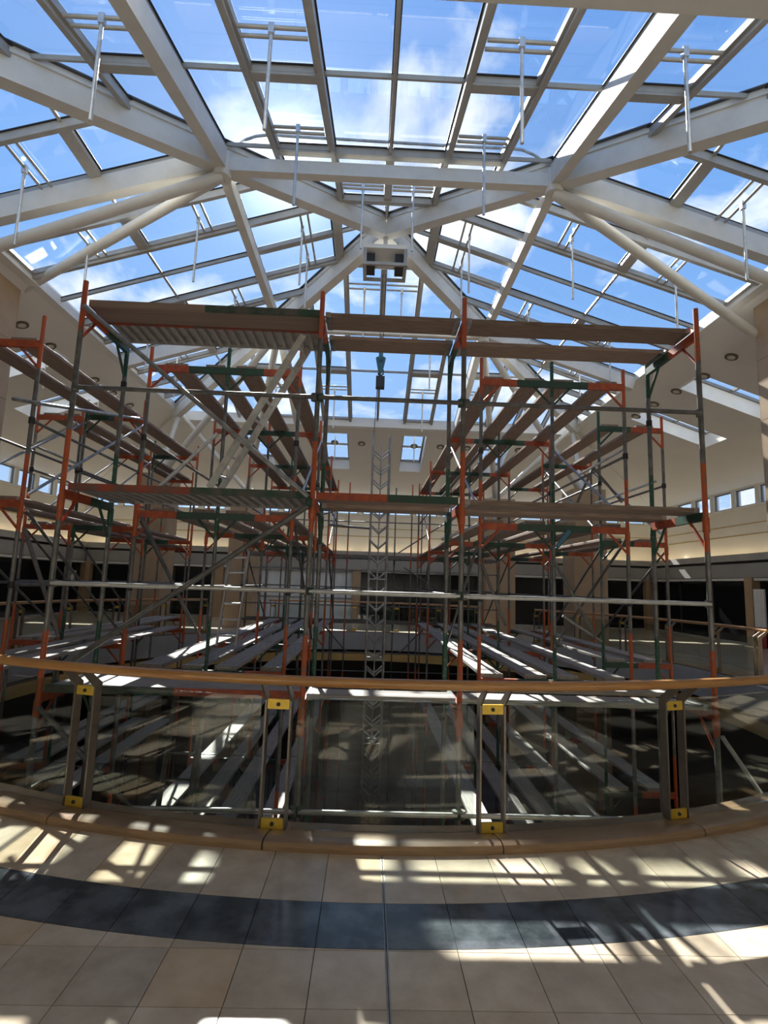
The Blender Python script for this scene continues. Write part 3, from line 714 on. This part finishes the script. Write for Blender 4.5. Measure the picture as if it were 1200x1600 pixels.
tube('diagonal_brace', (-3.16, 5.44, 4.60), (-.66, 5.44, 2.62), .026, 'steel', fr); tube('diagonal_brace', (-.66, 5.44, 2.52), (-2.95, 5.44, .86), .028, 'darksteel', fr)
tube('diagonal_brace', (-3.15, 5.44, .46), (-1.30, 5.44, -1.25), .026, 'darksteel', fr)
coupler((-.65, 5.45, 2.57), fr, 'green')
tube('diagonal_brace', (3.58, 5.46, .35), (4.75, 5.46, -1.35), .022, 'bright', fr)
coupler((3.55, Y1, 3.92), fr, 'dark'); coupler((-3.2, Y1, 4.15), fr, 'dark')
def deck(x0, x1, z, lab, edge_m, m='deck', y0=5.545, y1=6.45, board=False):
    """wide ribbed steel platform with painted edge rails"""
    o = thing('scaffold_platform', lab, 'platform', ((x0+x1)/2, (y0+y1)/2, z), 'wide steel platforms on the front scaffold run')
    if board:
        box('front_board', x0, x1, y0+.03, y0+.36, z, z+.06, 'plank', o); box('board_lip', x0, x1, y0+.36, y0+.385, z-.02, z+.05, 'orange_worn', o); ys_ = y0+.39
    else: ys_ = y0+.03
    box('deck_sheet', x0, x1, ys_, y1-.03, z+.05, z+.062, m, o)
    n = 22
    for i in range(n):
        x = x0+.06+(x1-x0-.12)*i/(n-1); box('rib', x-.022, x+.022, ys_, y1-.03, z+.005, z+.05, m, o)
    xm = (x0+x1)/2
    for ya, (ma, mb_) in ((y0, edge_m), (y1-.03, ('deck', 'deck'))):
        box('edge_rail', x0, xm, ya, ya+.03, z, z+.075, ma, o); box('edge_rail', xm, x1, ya, ya+.03, z, z+.075, mb_, o)
    return o
for li, z in enumerate(ZT):
    L_ = LEV[li]; m = 'plank' if li < 2 else 'plank_grey'
    em = [('plank', 'green_worn'), ('orange_worn', 'green_worn'), ('green_worn', 'orange'), ('deck', 'deck')][li]
    deck(FX[0]+.03, FX[1]-.03, z, 'ribbed grey steel platform, %s deck of the front scaffold, left bay' % L_, em, board=(li == 0))
    for bay in (1, 2):
        xa, xb = FX[bay]+.035, FX[bay+1]-.035
        for j, (ya, yb) in enumerate(((5.545, 5.86), (6.09, 6.42) if li == 0 else (6.18, 6.51))):
            o = plank((xa, (ya+yb)/2, z), (xb, (ya+yb)/2, z), yb-ya, '%s timber plank, %s edge of %s deck, %s bay, front scaffold' % ('brown' if li < 2 else 'grey', ['near', 'rear'][j], L_, ['', 'middle', 'right'][bay]), 'planks on the front scaffold run', m)
            if bay == 1 and li == 1 and j == 0:
                box('painted_edge', xa, (xa+xb)/2, ya-.012, ya+.002, z-.01, z+.07, 'orange', o); box('painted_edge', (xa+xb)/2, xb, ya-.012, ya+.002, z-.01, z+.07, 'green', o)

# --- rows running away from the viewer
def row(lab, xs, ys, planks, short, levels=(0, 1, 2, 3), cols=None, pm=None):
    o = thing('scaffold', lab, 'scaffold', (sum(xs)/len(xs), ys[0], ZLOW))
    n = len(xs); cols = cols or ['o' if i in (0, n-1) else 'g' for i in range(n)]
    for iy, y in enumerate(ys):
        for i, x in enumerate(xs):
            post(x, y, cols[i] if iy % 2 == 0 else ('o' if cols[i] == 'g' and random.random() < .3 else cols[i]), o, 4.92+random.uniform(-.05, .1), .025)
        for li in levels:
            z = ZT[li]
            for i in range(n-1):
                cA = {'o': 'orange', 'g': 'green'}[cols[i]]; cB = {'o': 'orange', 'g': 'green'}[cols[i+1]]
                two_tone((xs[i], y), (xs[i+1], y), z, cA, cB, o)
            for i in range(n):
                for sg in (-1, 1):
                    if 0 <= i+sg < n: gusset((xs[i], y, z-.36), (xs[i]+sg*.28, y, z-.06), {'o': 'orange', 'g': 'green'}[cols[i]], o)
    for k in range(len(ys)-1):
        for x in (xs[0], xs[-1]):
            for z in (3.62, 1.6):
                tube('guard_rail', (x, ys[k], z), (x, ys[k+1], z), .021, 'darksteel', o, 8); coupler((x, ys[k], z), o, 'dark')
        if k % 2 == 0:
            for x in (xs[0], xs[-1]): tube('diagonal_brace', (x+.03, ys[k]+.05, 2.7), (x+.03, ys[k+1]-.05, 4.5), .02, 'steel', o, 8); tube('diagonal_brace', (x+.03, ys[k+1]-.05, .7), (x+.03, ys[k]+.05, 2.5), .02, 'darksteel', o, 8)
    bayn = ['nearest', 'second', 'third', 'fourth']
    side = 'centre' 
    order = sorted(range(len(planks)), key=lambda i: abs(sum(planks[i])/2-CX))
    names = ['innermost', 'second from centre', 'third from centre', 'outermost'] if len(planks) == 4 else (['inner', 'outer'] if len(planks) == 2 else ['inner', 'middle', 'outer'])
    for k in range(len(ys)-1):
        for li in levels:
            for rk, pi in enumerate(order):
                a, b_ = planks[pi]
                if pm and (k, li, pi) in pm: continue
                m = 'plank' if li < 2 else 'plank_grey'
                ov = .0 if k % 2 == 0 else PT+.008
                plank(((a+b_)/2, ys[k]+.03, ZT[li]), ((a+b_)/2, ys[k+1]-.03, ZT[li]), b_-a,
                      '%s timber plank, %s, %s bay, %s deck, %s' % ('brown' if li < 2 else 'grey', names[rk], bayn[k], LEV[li], short), 'planks of the '+short, m)
    return o
YB = [7.12, 10.2, 13.28, 16.36]
PLN = [(-2.94, -2.64), (-2.38, -2.12), (-1.96, -1.68), (-1.36, -1.10)]
il = row('inner left scaffold row running away from the front run', [-3.13, -2.06, -1.06], YB, PLN, 'inner left scaffold row')
ir = row('inner right scaffold row running away from the front run', [1.48, 2.48, 3.5], YB, [(1.52, 1.80), (2.10, 2.38), (2.52, 2.80), (3.14, 3.42)], 'inner right scaffold row')
ol = row('outer left scaffold row nearest the left column', [-5.3, -4.25], [6.5, 9.6, 12.7], [(-5.22, -4.92), (-4.66, -4.34)], 'outer left scaffold row', cols=['g', 'o'])
o2 = row('outermost left scaffold row set back beside the left gallery', [-6.24, -5.42], [9.7, 12.8, 15.9], [(-6.16, -5.88), (-5.78, -5.50)], 'outermost left scaffold row', cols=['o', 'o'])
orr = row('outer right scaffold row beside the right gallery', [3.98, 5.12], [9.05, 12.1, 15.15], [(4.05, 4.35), (4.68, 4.98)], 'outer right scaffold row', cols=['g', 'o'])
# --- far cross run between the two inner rows
bk = thing('scaffold', 'dense far scaffold run closing the gap between the inner rows', 'scaffold', (.2, 17.2, ZLOW))
BX = [-1.62, -1.22, -.72, .82, 1.32, 1.72]
for i, x in enumerate([-4.0, -2.8, -2.2]+BX+[2.4, 3.0, 4.1]):
    y = 17.05 if i % 2 else 17.75
    post(x, y, 'o' if i % 3 else 'g', bk, 5.0 if abs(x) < 1.8 else 3.4, .022)
for z in (3.72, 2.15, 1.62, 1.05, -.4, -.95): tube('guard_rail', (-4.0, 17.02, z), (4.1, 17.02, z), .018, 'darksteel', bk, 8)
for z in (ZT[1], ZT[2], ZT[3]):
    for y in (17.05, 17.75): bar('ledger', (-4.0, y, z-.04), (4.1, y, z-.04), .05, .08, 'darksteel', bk)
for a, b_ in (((-1.6, 17.0, 3.9), (-.3, 17.0, 4.3)), ((.9, 17.0, 2.75), (2.9, 17.0, 4.1)), ((1.1, 17.0, 2.3), (2.4, 17.0, 1.5)), ((-1.4, 17.0, .45), (-.6, 17.0, -.4)), ((1.8, 17.0, .45), (1.0, 17.0, -.4))): tube('diagonal_brace', a, b_, .02, 'darksteel', bk, 8)
for li in (1, 3):
    for j, y in enumerate((17.25, 17.57)):
        for q, (xa, xb) in enumerate(((-3.95, -1.3), (-1.27, 1.38), (1.41, 4.05))): plank((xa, y, ZT[li]), (xb, y, ZT[li]), .3, '%s timber plank, %s row, %s third of %s deck, far scaffold run' % ('brown' if li < 2 else 'grey', ['near', 'rear'][j], ['left', 'middle', 'right'][q], LEV[li]), 'planks on the far scaffold run', 'plank' if li < 2 else 'plank_grey')
# loose braces that cross between rows, read off the photograph
def brace(p, q, Y, r, m, par, dY=0):
    tube('diagonal_brace', at(*p, Y=Y), at(*q, Y=Y+dY), r, m, par, 10)
brace((221, 808), (300, 975), 7.05, .024, 'darksteel', il); brace((247, 762), (340, 677), 7.05, .024, 'bright', il)
brace((867, 878), (931, 996), 7.05, .02, 'darksteel', ir); brace((752, 880), (790, 978), 7.05, .02, 'darksteel', ir); brace((879, 962), (940, 1003), 8.9, .022, 'steel', orr)
brace((902, 785), (927, 730), 9.0, .022, 'darksteel', orr); brace((927, 730), (972, 785), 9.0, .022, 'darksteel', orr); brace((930, 787), (1025, 752), 8.98, .02, 'steel', orr); brace((905, 742), (975, 702), 8.98, .02, 'steel', orr)
brace((48, 698), (121, 660), 9.64, .026, 'bright', o2); brace((50, 695), (121, 725), 9.64, .022, 'steel', o2); brace((38, 825), (92, 995), 6.45, .024, 'darksteel', ol)
brace((20, 623), (60, 630), 6.45, .024, 'steel', ol); tube('guard_rail', at(60, 630, Y=6.45), at(222, 655, Y=9.5), .024, 'steel', ol)
brace((690, 843), (748, 820), 7.05, .02, 'steel', ir)
brace((870, 855), (890, 830), 7.0, .03, 'blue', ir)

# ------------------------------------------------------------------ ladders
def ladder(lab, a0, a1, b0, b1, n, m='bright', w=.055):
    """two stiles a0-a1 and b0-b1 with n rungs"""
    o = thing('ladder', lab, 'ladder', (Vector(a0)+Vector(b0))/2)
    bar('stile', a0, a1, w*.5, w, m, o); bar('stile', b0, b1, w*.5, w, m, o)
    a0, a1, b0, b1 = map(Vector, (a0, a1, b0, b1))
    for i in range(n):
        k = (i+.6)/n; tube('rung', a0+(a1-a0)*k, b0+(b1-b0)*k, .016, m, o, 8)
za = ZT[2]+PT+.03
p0, p1 = at(338, 1009, Z=za), at(368, 1010, Z=za); p1.y = p0.y
q0, q1 = at(362, 862, Y=p0.y+.45), at(389, 862, Y=p0.y+.45)
ladder('aluminium ladder standing on the lower deck, inner left scaffold row', p0, q0, p1, q1, 6)
zb = ZT[1]+.065
ladder('grey ladder leaning up to the top platform of the front scaffold', at(327, 762, Y=5.72), at(474, 524, Y=5.72), at(345, 765, Y=6.12), at(482, 546, Y=6.12), 8, 'bright', .07)
ladder('steel ladder below the lower deck, seen through the left railing glass', (-2.18, 6.0, ZT[3]+.1), (-2.1, 6.2, .5), (-1.86, 6.0, ZT[3]+.1), (-1.78, 6.2, .5), 7, 'darksteel')

# ------------------------------------------------------------------ lattice mast and hook
mx0, my0, hw = .18, 11.8, .19
ms = thing('lattice_mast', 'tall aluminium lattice mast in the middle of the opening', 'mast', (mx0, my0, ZLOW))
ZM = 5.1; LM = 'steel'
cs = [(-1, -1), (1, -1), (1, 1), (-1, 1)]
for a, b_ in cs: tube('chord', (mx0+a*hw, my0+b_*hw, ZLOW), (mx0+a*hw, my0+b_*hw, ZM), .024, LM, ms, 8)
z = ZLOW+.05; k = 0
P = lambda c, zz: Vector((mx0+c[0]*hw, my0+c[1]*hw, zz))
while z < ZM-.3:
    for i in range(4):
        a, b_ = cs[i], cs[(i+1) % 4]
        mid = (P(a, z)+P(b_, z))/2
        for c_ in (a, b_): tube('lacing', P(c_, z+.17), mid, .017, LM, ms, 6)
        tube('lacing_stem', mid, mid+Vector((0, 0, .34)), .012, LM, ms, 6)
        if k % 5 == 0: tube('cross_piece', P(a, z), P(b_, z), .016, LM, ms, 6)
    z += .34; k += 1
tube('side_arm', (mx0-.2, my0-.2, 2.95), (mx0-1.1, my0-.2, 3.0), .025, 'darksteel', ms)
hk = thing('crane_hook', 'teal crane hook block with dark weight on a cable', 'hook', (mx0-.06, my0, 6.2))
hp = at(595, 563, Y=my0); wp = at(594, 598, Y=my0)
MB().tube(hp+Vector((-.05, 0, .05)), hp+Vector((.05, 0, .05)), .16, 18).tube(hp+Vector((0, 0, -.3)), hp+Vector((0, 0, .05)), .05, 12, .12).build('hook_block', 'blue', hk, True)
MB().path([wp+Vector((0, 0, .38)), wp+Vector((.06, 0, .30)), wp+Vector((.07, 0, .22)), wp+Vector((0, 0, .17)), wp+Vector((-.06, 0, .22))], .02, 8).build('hook', 'dark', hk, True)
box('counterweight', wp.x-.10, wp.x+.10, wp.y-.10, wp.y+.10, wp.z-.13, wp.z+.13, 'dark', hk)
for dx in (-.04, .04): tube('cable', hp+Vector((dx, 0, .1)), (CX+dx, CY, 9.16), .008, 'dark', hk, 6)
tube('cable', wp+Vector((-.06, 0, 0)), (mx0-hw, my0, ZM-.1), .009, 'dark', hk, 6)
